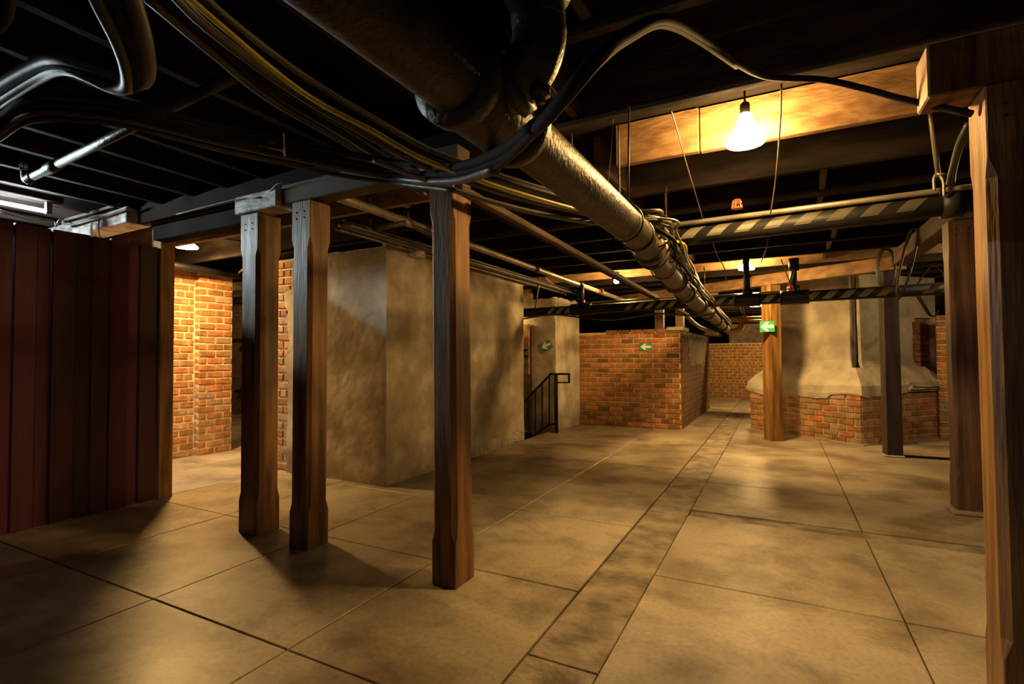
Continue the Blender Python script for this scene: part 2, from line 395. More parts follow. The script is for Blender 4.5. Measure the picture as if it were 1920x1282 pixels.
# pier beyond the stair opening ---------------------------------------------------
pr_ = empty('plastered_pier', (-3.3, 8, 0), 'narrow plastered pier between the stair opening and the brick block', 'pier')
box('core', -3.50, -3.17, 7.53, 8.6, -1.4, 2.12, MT['mortar'], pr_)
sheet('plaster_face', (-3.55, 7.50, 0), (1,0,0), .42, -1.4, 2.12, .04, MT['plaster'], pr_, amp=.006, top=lambda s: .03*nz(s*9,1,1))
sheet('plaster_side', (-3.13, 7.50, 0), (0,1,0), 1.1, 0, 2.14, .04, MT['plaster2'], pr_, amp=.010, top=lambda s: .05*nz(s*5,1,3))

# stair well ----------------------------------------------------------------------
sw = empty('stairwell', (-4, 7, -1.4), 'dark stairwell going down between plaster block and pier', 'stairwell')
box('back_wall', -5.6, -5.5, 6.5, 7.6, -1.6, 2.3, MT['mortar_dark'], sw)
box('side_wall', -5.5, -3.56, 7.54, 7.6, -1.6, 2.3, MT['mortar_dark'], sw)
box('front_wall', -4.8, -3.30, 6.5, 6.59, -1.6, -.13, MT['mortar_dark'], sw)
for k in range(7): box('step', -3.30-.26*(k+1), -3.30-.26*k, 6.6, 7.52, -1.6, -.2*(k+1)+.02, MT['plinth'], sw, .008)
st = at(992, 640, Y=7.50)
sb = empty('wooden_stud', (-3.72, 7.46, 0), 'raw timber stud at the back of the stair opening', 'post')
box('stud_board', -3.66, -3.575, 7.44, 7.5, .9, 1.72, MT['raw'], sb, .004)
box('ledge', -4.1, -3.57, 7.38, 7.44, 1.18, 1.215, MT['black'], sb, .003)
box('lower_ledge', -4.1, -3.57, 7.38, 7.44, 1.30, 1.32, MT['black'], sb, .003)
q = tube('drain_elbow', [(-3.9,7.3,1.66),(-3.75,7.3,1.66),(-3.66,7.3,1.62),(-3.64,7.3,1.5)], .05, MT['orange_pipe'], None, 12); tag(q, 'small drain elbow in the stair opening under the striped pipe', 'pipe')
bl_ = at(974, 600, Y=7.42)
q = lathe('stair_bulb', [(.004,-.03),(.018,-.02),(.026,0),(.018,.022),(.012,.045),(.012,.06)], bl_+Vector((-.06,-.02,0.02)), MT['frost'], None, 12); tag(q, 'small glowing bulb peeking out of the stair opening', 'light bulb')

# brick block ----------------------------------------------------------------------
random.seed(11)
ba = empty('brick_block', (-2.2, 9, 0), 'low free-standing red brick block with a green arrow sign on its face', 'wall')
box('core', -3.15, -1.412, 8.612, 12.3, 0, 1.6, MT['mortar'], ba)
nb = bricks(ba, (-3.13, 8.60, 0), (1,0,0), 1.73, 19, .0826, MT['brick'], mix=.12, m2=MT['brick_dark'], header_every=0)
bricks(ba, (-3.08, 8.60, 1.57), (1,0,0), 1.68, 1, .06, MT['brick_dark'], keep=lambda s,z,c: .45 < s < 1.7, header_every=0)
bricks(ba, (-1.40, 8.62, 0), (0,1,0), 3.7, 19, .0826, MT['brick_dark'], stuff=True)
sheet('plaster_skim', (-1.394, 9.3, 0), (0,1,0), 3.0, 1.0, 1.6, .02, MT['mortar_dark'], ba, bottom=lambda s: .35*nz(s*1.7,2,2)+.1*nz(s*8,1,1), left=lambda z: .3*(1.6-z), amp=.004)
box('coping', -1.62, -1.36, 8.57, 9.2, 1.6, 1.66, MT['plinth'], ba, .01)
# things above it
for k, (x, y, ww) in enumerate([(-1.98,9.4,.15),(-1.55,9.0,.13)]):
    q = box('stub_post', x, x+ww, y, y+ww, 1.6 if y > 9.2 else 1.66, 2.36, MT['post'], None, .005)
    tag(q, ['dark timber stub post standing on the brick block top', 'lit timber stub post on the coping at the brick block corner'][k], 'post')

# ---------------------------------------------------------------- chimney
random.seed(21)
C0, C1, C2 = Vector((-.43,9.08,0)), Vector((.95,8.10,0)), Vector((2.44,9.69,0)); C3 = C0+C2-C1; CC = (C0+C2)/2
ch = empty('chimney_base', (CC.x, CC.y, 0), 'big plastered chimney with flared shoulders on an exposed brick base', 'chimney')
def inset(P, d):
    n = len(P); out = []
    for i in range(n):
        a, b, c = P[i-1], P[i], P[(i+1)%n]; e1 = (b-a).normalized(); e2 = (c-b).normalized()
        n1 = Vector((-e1.y, e1.x, 0)); n2 = Vector((-e2.y, e2.x, 0)); bis = (n1+n2).normalized(); out.append(b + bis*d/bis.dot(n1))
    return out
PB = [C0, C1, C2, C3]
core = inset(PB, .012)
bm = bmesh.new()
def prism(bm, P, z0, z1):
    a = [bm.verts.new((p.x,p.y,z0)) for p in P]; b = [bm.verts.new((p.x,p.y,z1)) for p in P]; n = len(P)
    for i in range(n): bm.faces.new((a[i], a[(i+1)%n], b[(i+1)%n], b[i]))
    bm.faces.new(a[::-1]); bm.faces.new(b)
prism(bm, core, 0, .62); obj_bm('base_core', bm, MT['mortar'], ch)
lenA = (C1-C0).length; lenB = (C2-C1).length
bricks(ch, C0, C1-C0, lenA, 7, .0826, MT['brick'], mix=.6, keep=None, header_every=0)
bricks(ch, C1, C2-C1, lenB, 8, .0826, MT['brick'], mix=.6, keep=None, header_every=0, off0=.1)
bricks(ch, C0+Vector((0,0,.578)), C1-C0, lenA, 1, .0826, MT['brick'], mix=.5, keep=lambda s,z,c: s > lenA-.42, header_every=0)
bricks(ch, C1+(C2-C1).normalized()*.25+Vector((0,0,.66)), C2-C1, lenB-.25, 2, .0826, MT['brick_pale'], mix=.5, keep=lambda s,z,c: (c == 0) or s > .55, header_every=0)
# base spread footing
bm = bmesh.new(); prism(bm, inset(PB, -.035), 0, .018); obj_bm('footing', bm, MT['plinth'], ch)
SHI = .24
prof = [(.0,-.02),(.06,-.028),(.16,-.015),(.26,.05),(.34,.12),(.41,.185),(.46,.215),(.52,SHI)]
zz = [(.60+h, d) for h, d in prof] + [(1.12+.06*k, SHI) for k in range(1, 21)]
NP = 26
rings = []
for z, d in zz:
    P = inset(PB, d); row = []
    for s in range(4):
        a, b = P[s], P[(s+1)%4]; e = (b-a).normalized(); nn = Vector((e.y, -e.x, 0))
        for k in range(NP):
            t = k/NP; p = a.lerp(b, t); dz = 0
            am = .010 if k else .003
            p = p + nn*am*(nz(p.x,p.y,z,2)*1.5 + nz(p.x,p.y,z,7))
            if z < .61: dz = .05*nz(p.x*3,p.y*3,4) + .02*nz(p.x*12,p.y*12,4) + (.055 if (s == 0 and t > .76) else 0) + (.055 if s == 1 and (t < .4) else 0) + (.15 if s == 1 and t >= .4 else 0)
            elif z < .85: dz = .3*((.055 if (s == 0 and t > .76) else 0) + (.055 if s == 1 and (t < .4) else 0) + (.15 if s == 1 and t >= .4 else 0))
            row.append((p.x, p.y, z+dz))
    rings.append(row)
vs = [v for r_ in rings for v in r_]; fs = []; W = 4*NP
for j in range(len(rings)-1):
    z = zz[j][0]
    for i in range(W):
        s, k = divmod(i, NP)
        if ((s == 0 and k >= NP-1) or (s == 1 and k <= 1)) and z > .98: continue                       # groove at the corner
        if s == 1 and z < 1.72 and z > .84 and k >= int(NP*.71) + (1 if z > 1.60 else 0) + (2 if z < 1.0 else 0): continue   # fallen plaster
        a = j*W+i; b = j*W+(i+1)%W; fs.append((a, b, b+W, a+W))
me = mesh_from('plaster_coat', vs, fs)
bm = bmesh.new(); prism(bm, inset(PB, .075), .6, .80); obj_bm('shoulder_core', bm, MT['mortar_dark'], ch)
pc = link('plaster_coat', me, MT['plaster2'], ch)
md = pc.modifiers.new('t', 'SOLIDIFY'); md.thickness = .045; md.offset = -1
IN = inset(PB, SHI+.052)
bm = bmesh.new(); prism(bm, inset(PB, SHI+.062), .6, 2.31); obj_bm('shaft_core', bm, MT['mortar_dark'], ch)
bricks(ch, IN[0]+Vector((0,0,.99)), IN[1]-IN[0], (IN[1]-IN[0]).length, 16, .0826, MT['brick_dark'], mix=0, keep=lambda s,z,c: s > (IN[1]-IN[0]).length-.12, header_every=0)
bricks(ch, IN[1]+Vector((0,0,.66)), IN[2]-IN[1], (IN[2]-IN[1]).length+.04, 14, .0826, MT['brick'], mix=0, keep=lambda s,z,c: s > .95, header_every=0)
# brick wall right of the chimney
random.seed(33)
rw = empty('brick_wall_section', (2.6, 9.3, 0), 'bright red brick wall section right of the chimney behind the posts', 'wall')
box('core', 1.98, 3.6, 9.13, 9.2, 0, 1.73, MT['mortar'], rw)
bricks(rw, (1.97, 9.118, 0), (1,0,0), 1.63, 21, .0826, MT['brick'], mix=.15, header_every=6)

# ---------------------------------------------------------------- posts
def post(name, cx, cy, sx, sy, h, label, rot=0, stops=True, m=None, plinth=None, z0=0., group=None, lean=(0,0)):
    t = empty(name, (cx, cy, 0), label, 'post', group)
    bm = bmesh.new(); rings = []
    prof = [(z0,.004),(z0+.22,.004),(z0+.28,.024),(h-.30,.024),(h-.24,.004),(h,.004)] if stops else [(z0,.007),(h/2,.009),(h,.006)]
    for z, c in prof:
        k = .0
        hx, hy = sx/2-k, sy/2-k
        P = [(-hx+c,-hy),(hx-c,-hy),(hx,-hy+c),(hx,hy-c),(hx-c,hy),(-hx+c,hy),(-hx,hy-c),(-hx,-hy+c)]
        cr, sr = math.cos(rot), math.sin(rot); f = (z-z0)/(h-z0)
        rings.append([bm.verts.new((cx+lean[0]*f+x*cr-y*sr, cy+lean[1]*f+x*sr+y*cr, z)) for x, y in P])
    for a_, b_ in zip(rings, rings[1:]):
        for k in range(8): bm.faces.new((a_[k], a_[(k+1)%8], b_[(k+1)%8], b_[k]))
    bm.faces.new(rings[0][::-1]); bm.faces.new(rings[-1])
    obj_bm('shaft', bm, m or MT['post'], t)
    bm = bmesh.new()
    for dz in (.06, .10):
        for dx in (-.04, .03):
            x, y = dx*math.cos(rot)+sy/2*math.sin(rot), dx*math.sin(rot)-sy/2*math.cos(rot)
            bmesh.ops.create_icosphere(bm, subdivisions=1, radius=.006, matrix=Matrix.Translation((cx+lean[0]+x, cy+lean[1]+y, h-dz-abs(dx)*.2)))
    q = obj_bm('nail_heads', bm, MT['black'], t); tag(q, kind='stuff')
    if plinth: box('plinth', cx-plinth, cx+plinth, cy-plinth, cy+plinth, 0, z0, MT['plinth'], t, .01)
    return t
p1 = post('timber_post', -3.245, 2.385, .185, .185, 2.20, 'dark timber post under the pale cap block, left of the front pair', stops=True, m=MT['post_mid'])
cap = box('cap_block', -3.36, -2.93, 2.26, 2.42, 2.205, 2.325, MT['white_beam'], None, .006); tag(cap, 'pale cap block on top of the leftmost of the three front posts', 'beam')
post('timber_post', -2.705, 2.345, .17, .165, 2.20, 'tall timber post with chamfered edges, right of the front pair', stops=True, m=MT['post_mid'], lean=(.012,.0))
post('timber_post', -1.575, 2.325, .15, .185, 2.22, 'timber post in the middle of the picture with one orange-lit side', stops=True, m=MT['post_mid'], lean=(-.01,0))
post('timber_post', -.085, 8.08, .17, .19, 2.17, 'reddish timber post carrying a green arrow sign', rot=math.radians(38), stops=False)
post('timber_post', 1.165, 7.42, .16, .16, 2.17, 'dark slim post on a low pad right of the cracked chimney', rot=math.radians(8), stops=False, m=MT['post_black'], z0=.02, plinth=.105)
post('timber_post', 1.245, 5.03, .175, .175, 2.2, 'thick brown post on a concrete plinth at the right', stops=True, m=MT['post_dark'], z0=.035, plinth=.12)
post('timber_post', .71, 2.285, .18, .17, 2.08, 'near timber post at the right edge with bright orange side', stops=True)
post('timber_post', -4.80, 2.57, .14, .12, 2.34, 'dark post closing the end of the red panel partition', stops=False)
q = box('short_beam', .475, 1.6, 2.215, 2.375, 2.085, 2.27, MT['post_mid'], None, .006); tag(q, 'short beam on the near right post with its cut end lit orange', 'beam')

# ---------------------------------------------------------------- girders
def girder(name, a, b, wd, ht, m, label): q = beam(name, a, b, wd, ht, m); tag(q, label, 'beam'); return q
girder('girder', (-2.92, 2.36, 2.285), (-1.52, 2.36, 2.292), .13, .13, MT['rail'], 'brown girder spanning from the front pair of posts to the middle post')
girder('girder', (-4.72, 2.50, 2.27), (-3.30, 2.50, 2.27), .12, .12, MT['deck'], 'brown girder between the partition end and the cap block')
girder('girder', (1.245, 4.90, 2.28), (1.245, 7.25, 2.28), .15, .16, MT['rail'], 'girder over the thick brown post running back to the slim post')
girder('girder', (1.31, 7.34, 2.26), (-.30, 8.24, 2.26), .14, .16, MT['raw'], 'bright lit girder running from the slim post to the arrow-sign post')
girder('girder', (-.31, 8.25, 2.25), (-2.6, 9.53, 2.25), .14, .15, MT['raw'], 'lit girder continuing left from the arrow-sign post over the big pipe')
bs = empty('bracket_beam', (-5.6, 2.4, 2.34), 'whitewashed beam end lit by the blue-white tube above the partition', 'beam')
beam('timber', (-6.7, 2.40, 2.405), (-4.86, 2.40, 2.42), .2, .13, MT['white_beam'], bs)
beam('wedge_board', (-6.1, 2.285, 2.345), (-5.40, 2.285, 2.33), .02, .10, MT['white_beam'], bs, .003)
for (x, z0_, z1_) in ((-5.33,2.4,2.24),(-5.20,2.42,2.22),(-5.95,2.32,2.15),(-5.55,2.3,2.12)):
    q = tube('hanging_nail', [(x,2.26,z0_),(x+.01,2.25,(z0_+z1_)/2),(x+.02,2.26,z1_)], .006, MT['wire'], bs, 5)

# ---------------------------------------------------------------- partition of dark red panels
random.seed(9)
pt = empty('panel_partition', (-4.75, .5, 0), 'tall dark red ribbed panel partition at the left edge', 'partition')
y = -1.95; k = 0
while y < 2.48:
    wdt = [.13,.085,.15,.10,.12][k % 5]; y1 = min(y+wdt, 2.5); dx = [0,-.022,-.006,-.026,-.012][k % 5]
    box('panel_board', -4.79+dx, -4.745+dx, y+.003, y1-.003, 0, 2.17+random.uniform(-.006,.004), MT['panel'], pt, .004); y = y1; k += 1
beam('top_track', (-4.80,-1.95,2.13),(-4.80,2.49,2.13), .05, .05, MT['black'], pt)

# fluorescent tube
fl = empty('fluorescent_fixture', (-5.2, 1.2, 2.5), 'fluorescent tube fitting glowing blue-white above the partition', 'light')
box('batten', -5.23, -5.17, .5, 2.0, 2.47, 2.53, MT['deck'], fl, .006)
tube('tube', [(-5.2,.4,2.39),(-5.2,1.9,2.39)], .014, MT['tube'], fl, 12, False)
for yy in (.55, 1.91): box('tube_socket', -5.22, -5.18, yy-.02, yy+.02, 2.37, 2.47, MT['cable'], fl, .004)
for k in range(2):
    q = tube('drooping_cord', [at(0,393+k*5,X=-5.05), at(60,408+k*4,X=-5.05), at(100,414,X=-5.05), at(105,425,X=-5.05), at(112,412,X=-5.08), at(135,418,X=-5.1)], .005, MT['cable_light'], None, 6)
    tag(q, ['thin pale cord drooping under the fluorescent tube', 'second pale cord under the fluorescent tube, just below the first'][k], 'cable')
q = tube('conduit_loop', [at(240,388,Y=2.26),at(200,402,Y=2.25),at(160,412,Y=2.24),at(125,420,Y=2.22),at(118,416,Y=2.22),at(126,411,Y=2.22),at(165,400,Y=2.24),at(225,382,Y=2.26)], .011, MT['cable_light'], None, 8)
tag(q, 'pale cable looped back along the whitewashed beam end', 'cable')

# ---------------------------------------------------------------- lamps
def cut_tube(name, a, b, r, m, parent=None, n=10): return tube(name, [a, b], r, m, parent, n, False)
def bell_lamp(lamp, R, H, label, zc=2.6, face=.62):
    p, pw = lamp
    t = empty('pendant_lamp', p, label, 'lamp')
    pts = [(R*.30,H*.5),(R*.36,H*.42),(R*.42,H*.30),(R*.52,H*.1),(R*.68,-H*.12),(R*.88,-H*.30),(R,-H*.42),(R*.99,-H*.5),(R*.6,-H*.56),(R*.05,-H*.58)]
    sh_ = lathe('glass_shade', pts[:8], p, lamp_glass('shade', pw*(1-face), 5.2*R*H), t)
    lathe('bulb_face', [(R*.98,-H*.5),(R*.97,-H*.53),(R*.6,-H*.57),(R*.05,-H*.59)], p, lamp_glass('face', pw*face, math.pi*R*R), t)
    lathe('socket', [(R*.22,H*.45),(R*.26,H*.5),(R*.26,H*.85),(R*.1,H*.95)], p, MT['black'], t, 14)
    if p.z+H*.9 < zc-.02: tube('cord', [p+Vector((0,0,H*.9)), Vector((p.x,p.y,zc))], .006, MT['black'], t, 6, False)
    return t
bell_lamp(LAMPS['near'], .094, .15, 'large glowing bell lamp at the upper right before the raw board', face=.45)
bell_lamp(LAMPS['mid'], .095, .10, 'smaller glowing lamp further back above the striped pipe')
bell_lamp(LAMPS['left'], .11, .10, 'glowing lamp over the brick passage at the left', face=.92)
t = empty('bare_bulb', LAMPS['bare'][0], 'bare round bulb hanging under joists beyond the stair pier', 'light bulb')
lathe('glass', [(.003,-.05),(.028,-.042),(.038,-.02),(.036,.0),(.02,.025),(.014,.04)], LAMPS['bare'][0], lamp_glass('bulb', LAMPS['bare'][1], .02), t, 14)
lathe('socket', [(.018,.038),(.02,.045),(.02,.09),(.045,.095),(.045,.11)], LAMPS['bare'][0], MT['black'], t, 14)
tube('cord', [LAMPS['bare'][0]+Vector((0,0,.11)), LAMPS['bare'][0]+Vector((0,0,.33))], .005, MT['black'], t, 6, False)
t = empty('tube_lamp', LAMPS['far'][0], 'short glowing tube lamp far back left of the sign post', 'light')
tube('tube', [LAMPS['far'][0]+Vector((-.25,0,0)), LAMPS['far'][0]+Vector((.9,0,0))], .025, lamp_glass('tube_far', LAMPS['far'][1], .18), t, 10, False)
box('batten', -.6, .7, 12.66, 12.74, 2.34, 2.37, MT['white'], t, .004)

# ---------------------------------------------------------------- the big drain pipe
A = [Vector((-.60,-1.2,1.79)), at(1000,272,Z=1.82), at(1190,434,Z=1.82), at(1290,556,Z=1.80), at(1368,622,Z=1.755)]
bp = empty('drain_pipe', A[1], 'thick old cast iron drain pipe running back under the joists', 'pipe')
RP = .077
def along(s):   # s in metres of Y
    for a_, b_ in zip(A, A[1:]):
        if s <= b_.y: return a_.lerp(b_, (s-a_.y)/(b_.y-a_.y))
    return A[-1]
tube('pipe_run', A[:2]+[along(2.2),A[2],along(4.2),A[3],along(8),A[4]], RP, MT['iron'], bp, 28, False)
def ring_on(y, L, R, name='hub_collar', parent=bp, m=None):
    a_, b_ = along(y), along(y+L); bm = bmesh.new()
    d = (b_-a_); pts = [a_, a_+d*.12, a_+d*.88, b_]
    tube_bm(bm, pts, [RP*1.01, R, R, RP*1.01], 28); return obj_bm(name, bm, m or MT['iron'], parent, True)
for y, L, R in ((.92,.05,.106),(1.20,.05,.102),(2.62,.03,.086),(2.95,.08,.094),(3.12,.03,.10),(4.3,.10,.10),(5.2,.10,.095),(6.5,.12,.10),(7.6,.12,.10),(9.2,.14,.10),(10.8,.14,.10)):
    ring_on(y, L, R)
ring_on(.95, .27, .094, 'tee_body')
tb_ = along(1.05)
br = [tb_, tb_+Vector((.09,0,.02)), tb_+Vector((.135,0,.055)), tb_+Vector((.155,0,.12)), tb_+Vector((.15,0,.20)), tb_+Vector((.14,0,.79))]
tube('branch_elbow', br, .062, MT['iron'], bp, 24)
tube('branch_collar', [tb_+Vector((.07,0,.012)), tb_+Vector((.10,0,.026))], .076, MT['iron'], bp, 24, False)
tube('branch_collar', [br[4], br[4]+Vector((0,0,.05))], .076, MT['iron'], bp, 24, False)
lathe('cleanout_plug', [(.024,0),(.024,.02),(.012,.022),(.012,.035)], tb_+Vector((.16,-.01,-.012)), MT['iron'], bp, 8, Matrix.Rotation(math.pi, 3, 'X'))
c = along(1.21); box('bolt_lug', c.x+.075, c.x+.115, c.y, c.y+.04, c.z-.0, c.z+.05, MT['iron'], bp, .006)

# pipe hanger straps
for k, y in enumerate((2.35, 3.6, 4.9)):
    c = along(y); t = empty('pipe_hanger', c, 'thin steel rod hanging the drain pipe, ' + ['nearest one by the raw board end', 'middle one behind the cable bundle', 'one beyond the striped pipe'][k], 'hanger')
    bm = bmesh.new(); tube_bm(bm, [c+Vector((math.cos(a_)*.088, 0, math.sin(a_)*.088)) for a_ in [math.pi*2*i/20 for i in range(21)]], .004, 5, False)
    obj_bm('strap', bm, MT['black'], t)
    tube('rod', [c+Vector((0.02,0,.088)), c+Vector((.03,0,.55))], .005, MT['wire'], t, 6, False)

# ---------------------------------------------------------------- cables
def lerp_path(P, o): return [Vector(p)+o for p in P]
def cable(pts, r, m, label, name='cable', group=None, n=8, res=7):
    q = tube(name, pts, r, m, None, n, True, res); tag(q, label, 'cable', group); return q
random.seed(17)
c1 = [at(300,-60,Z=2.2), at(400,45,Z=2.16), at(560,165,Z=2.09), at(700,248,Z=2.0), at(800,302,Z=1.94), at(900,338,Z=1.90), at(1000,368,Z=1.88), at(1100,392,Z=1.89), at(1165,408,Z=1.925)]
follow = [2.75,3.0,3.3,3.7,4.2,4.8,5.6,6.6,7.8,9.5,11.5]
def riding(ox, oz, wob, seed, end=11):
    out = []
    for i, y in enumerate(follow[:end]):
        c = along(y)
        out.append(c + Vector((ox + wob*nz(y*2.2, seed, 0), 0, oz + wob*nz(y*2.2, seed, 5))))
    return out
names = [('cable','cable'),]
grp = 'cables bundled along the drain pipe'
spec = [(.045,.115,'cable',.012),(.085,.115,'cable_light',.008),(.115,.085,'cable',.013),(.125,.05,'cable_light',.008),(.12,.01,'cable_dark',.012),(.0,.125,'cable_light',.008),(.08,.145,'cable',.010),(.15,.07,'cable_light',.007)]
LB = ['dark thick cable on top of the drain pipe, nearest its crown', 'pale thin cable on the drain pipe between two thicker dark ones', 'thickest grey cable on the upper side of the drain pipe', 'pale thin cable halfway down the lit side of the drain pipe', 'blackest cable, lowest on the lit side of the drain pipe', 'pale thin cable lying on the crown of the drain pipe', 'dark cable riding highest above the drain pipe bundle', 'outermost pale cable of the drain pipe bundle']
for i, (ox, oz, mm, r) in enumerate(spec):
    off = Vector((random.uniform(-.03,.03), random.uniform(-.03,.03), random.uniform(-.03,.035)))
    head = [p + off*(1+.5*nz(j, i, 2)) for j, p in enumerate(c1)]
    q = cable(head + riding(ox, oz, .05, i*3.1), r, MT[mm], LB[i], group=grp)
q = cable([at(300,-50,Z=2.16), at(560,168,Z=2.03), at(700,246,Z=1.94), at(780,292,Z=1.87), at(870,328,Z=1.82), at(960,358,Z=1.81), at(1080,392,Z=1.83), at(1165,412,Z=1.87), at(1200,452,Z=1.89)] + riding(.15,.075,.03,50)[2:8], .008, MT['yellow'], 'thin yellow cable lying along the outside of the cable bundle')
q = cable([at(700,300,Z=2.0), at(780,330,Z=1.94), at(880,366,Z=1.89), at(1000,398,Z=1.86), at(1100,416,Z=1.85), at(1170,424,Z=1.86), at(1210,450,Z=1.86), at(1260,510,Z=1.86)], .012, MT['cable_light'], 'pale cable at the lower edge of the bundle crossing the drain pipe')
q = cable([at(760,285,Z=1.94), at(860,320,Z=1.89), at(950,342,Z=1.87), at(1060,372,Z=1.87), at(1130,385,Z=1.89), at(1175,410,Z=1.91), at(1215,460,Z=1.90)] , .017, MT['cable'], 'thick grey cable curving over the near part of the drain pipe')
for k, y in enumerate((2.85, 3.35, 4.3, 5.4, 6.8)):
    c = along(y)+Vector((.07,0,.065)); bm = bmesh.new()
    tube_bm(bm, [c+Vector((math.cos(a_)*.085, .01*math.sin(a_*2), math.sin(a_)*.09)) for a_ in [math.pi*2*i/18 for i in range(19)]], .004, 5, False)
    q = obj_bm('cable_tie', bm, MT['cable_dark'], None, True); tag(q, 'black wire tie round the bundle on the drain pipe, ' + ['nearest to the camera', 'second from the front', 'middle of the five ties', 'second from the far end', 'farthest of the ties'][k], 'cable tie', 'ties round the cable bundle')

c2z = [(-60,270,2.2),(0,232,2.2),(55,198,2.18),(150,198,2.16),(250,212,2.14),(400,248,2.12),(530,278,2.10),(650,302,2.06),(760,320,2.0),(850,326,1.84),(930,302,1.70),(1003,243,1.60),(1060,180,1.58),(1120,110,1.62),(1175,65,1.72),(1245,38,1.88),(1310,68,2.02),(1380,118,2.18),(1440,142,2.29),(1540,150,2.29),(1620,166,2.24),(1700,188,2.15),(1822,214,2.02)]
for i, (ox, oz, r, mm, cut, lab) in enumerate([(0,0,.012,'cable_dark',99,'long black cable sagging across the whole ceiling to the near right post'),
        (-6,10,.010,'cable_dark',18,'black cable sagging beside the long one and ending above the near lamp'),
        (0,14,.016,'cable',11,'thick grey cable hanging across the dark left ceiling'),
        (0,28,.011,'cable',10,'lowest grey cable of the sagging run over the front posts'),
        (2,-14,.014,'cable_dark',12,'upper black cable of the sagging run over the front posts')]):
    pts = [at(px+ox*nz(j*.3,i,1)*2, py+oz*(1 if j < 11 else .6) + 5*nz(j*.7, i*2, 3), Z=z) for j, (px, py, z) in enumerate(c2z[:cut])]
    cable(pts, r, MT[mm], lab)
# second run parallel to the first bundle on the left side of the drain pipe
for i in range(3):
    pts = [at(px-22-i*16, py+16+i*9, Z=z) for px, py, z in ((330,-40,2.26),(450,62,2.25),(560,150,2.24),(700,232,2.2),(790,290,2.16),(850,330,2.12))]
    cable(pts, .012+.003*i, MT['cable' if i != 1 else 'cable_dark'], 'cable in the loose run left of the drain pipe, ' + ['uppermost', 'middle', 'lowest'][i] + ' of three')
# thick loops near the top left
for i, d in enumerate((0, 1, 2)):
    pts = [at(150+34*d,-90,Z=1.98), at(185+32*d,0,Z=1.94), at(222+24*d,75,Z=1.90), at(240+18*d,130,Z=1.88), at(238+14*d,162-4*d,Z=1.88), at(208+12*d,162-8*d,Z=1.90), at(165+9*d,142-7*d,Z=1.93), at(115,128-9*d,Z=1.97), at(60,150-12*d,Z=2.02), at(-40,215-15*d,Z=2.1)]
    cable(pts, .018, MT['cable_dark' if i == 1 else 'cable'], 'thick cable looping down at the top left corner, ' + ['innermost', 'middle', 'outermost'][i] + ' of the loops', n=10)
for i, (x, y0_, z) in enumerate(((25,-10,2.0),)):
    cable([at(20,-60,Z=2.05), at(12,20,Z=2.0), at(0,45,Z=2.0), at(-40,60,Z=2.0)], .014, MT['cable_dark'], 'short dark cable at the extreme top left corner')
cable([at(548,343,Z=2.33), at(520,345,Z=2.33), at(500,365,Z=2.3), at(478,371,Y=2.24), at(440,374,Y=2.24), at(330,402,Z=2.27)], .004, MT['cable_light'], 'thin white wire curling over the pale cap block')
cable([at(806,312,Y=2.2), at(808,325,Y=2.2), at(803,334,Y=2.2), at(807,350,Y=2.22)], .005, MT['cable_light'], 'short pale wire end at the top of the middle post')
tp = at(540,285,Z=2.1)
q = tube('cable_clamp', [at(531,250,Z=2.10), at(534,292,Z=2.06)], .004, MT['cable_light'], None, 6, False); tag(q, 'pale strap around the sagging cables at the left', 'cable tie')
q = lathe('round_fixture', [(.05,0),(.055,.01),(.05,.03),(.02,.04)], at(507,284,Z=2.25), MT['plinth'], None, 16); tag(q, 'small round pale fixture behind the sagging cables', 'light fixture')

# hanging thin wires
def wire(pts, label, r=.003, m=None): q = tube('hanging_wire', pts, r*.85, MT['wire'], None, 5); tag(q, label, 'wire'); return q
wire([at(1258,207,Y=2.4), at(1265,228,Y=2.5), at(1285,300,Y=2.8), at(1300,350,Y=3.1), at(1318,410,Y=3.45)], 'thin brown wire trailing from joist to striped pipe, left of near lamp')
wire([at(1465,158,Y=2.42), at(1463,230,Y=2.7), at(1455,330,Y=3.2), at(1445,400,Y=3.4)], 'twisted pale wire hanging just right of the near lamp', .005, MT['cable_light'])
wire([at(1151,195,Y=2.42), at(1147,270,Y=2.45), at(1140,340,Y=2.48), at(1137,370,Y=2.5), at(1146,412,Y=2.5)], 'twisted dark chain wire holding the cable bundle')
wire([at(1160,232,Y=2.45), at(1161,330,Y=2.5), at(1162,412,Y=2.52)], 'straight rod beside the twisted wire above the bundle', .005)
wire([at(1072,250,Y=2.45), at(1074,318,Y=2.6)], 'short straight wire dropping behind the drain pipe')
wire([at(1247,362,Y=3.7), at(1249,440,Y=4.0)], 'short wire hanging from a joist left of the striped pipe end')
wire([at(1335,450,Y=4.3), at(1345,480,Y=4.5), at(1357,500,Y=4.7), at(1362,525,Y=5)], 'crooked pale wire between drain pipe and middle lamp', .005, MT['cable_light'])
wire([at(1441,440,Z=2.37), at(1437,465,Y=4.6), at(1428,490,Y=5)], 'pale wire hanging right of the middle lamp', .006, MT['cable_light'])
wire([at(1320,500,Y=6.2), at(1322,552,Y=6.7)], 'pale wire hanging to the far striped pipe left of its riser', .007, MT['cable_light'])
wire([at(1384,566,Y=8.5), at(1395,596,Y=9)], 'crooked light wire far back, left of a similar one', .012, MT['cable_light'])
wire([at(1391,566,Y=8.5), at(1398,596,Y=9)], 'crooked light wire far back, right of a similar one', .012, MT['cable_light'])
wire([at(1465,487,Y=6.2), at(1480,528,Y=6.7)], 'thin orange-lit rod above the far red caged sprinkler', .006)

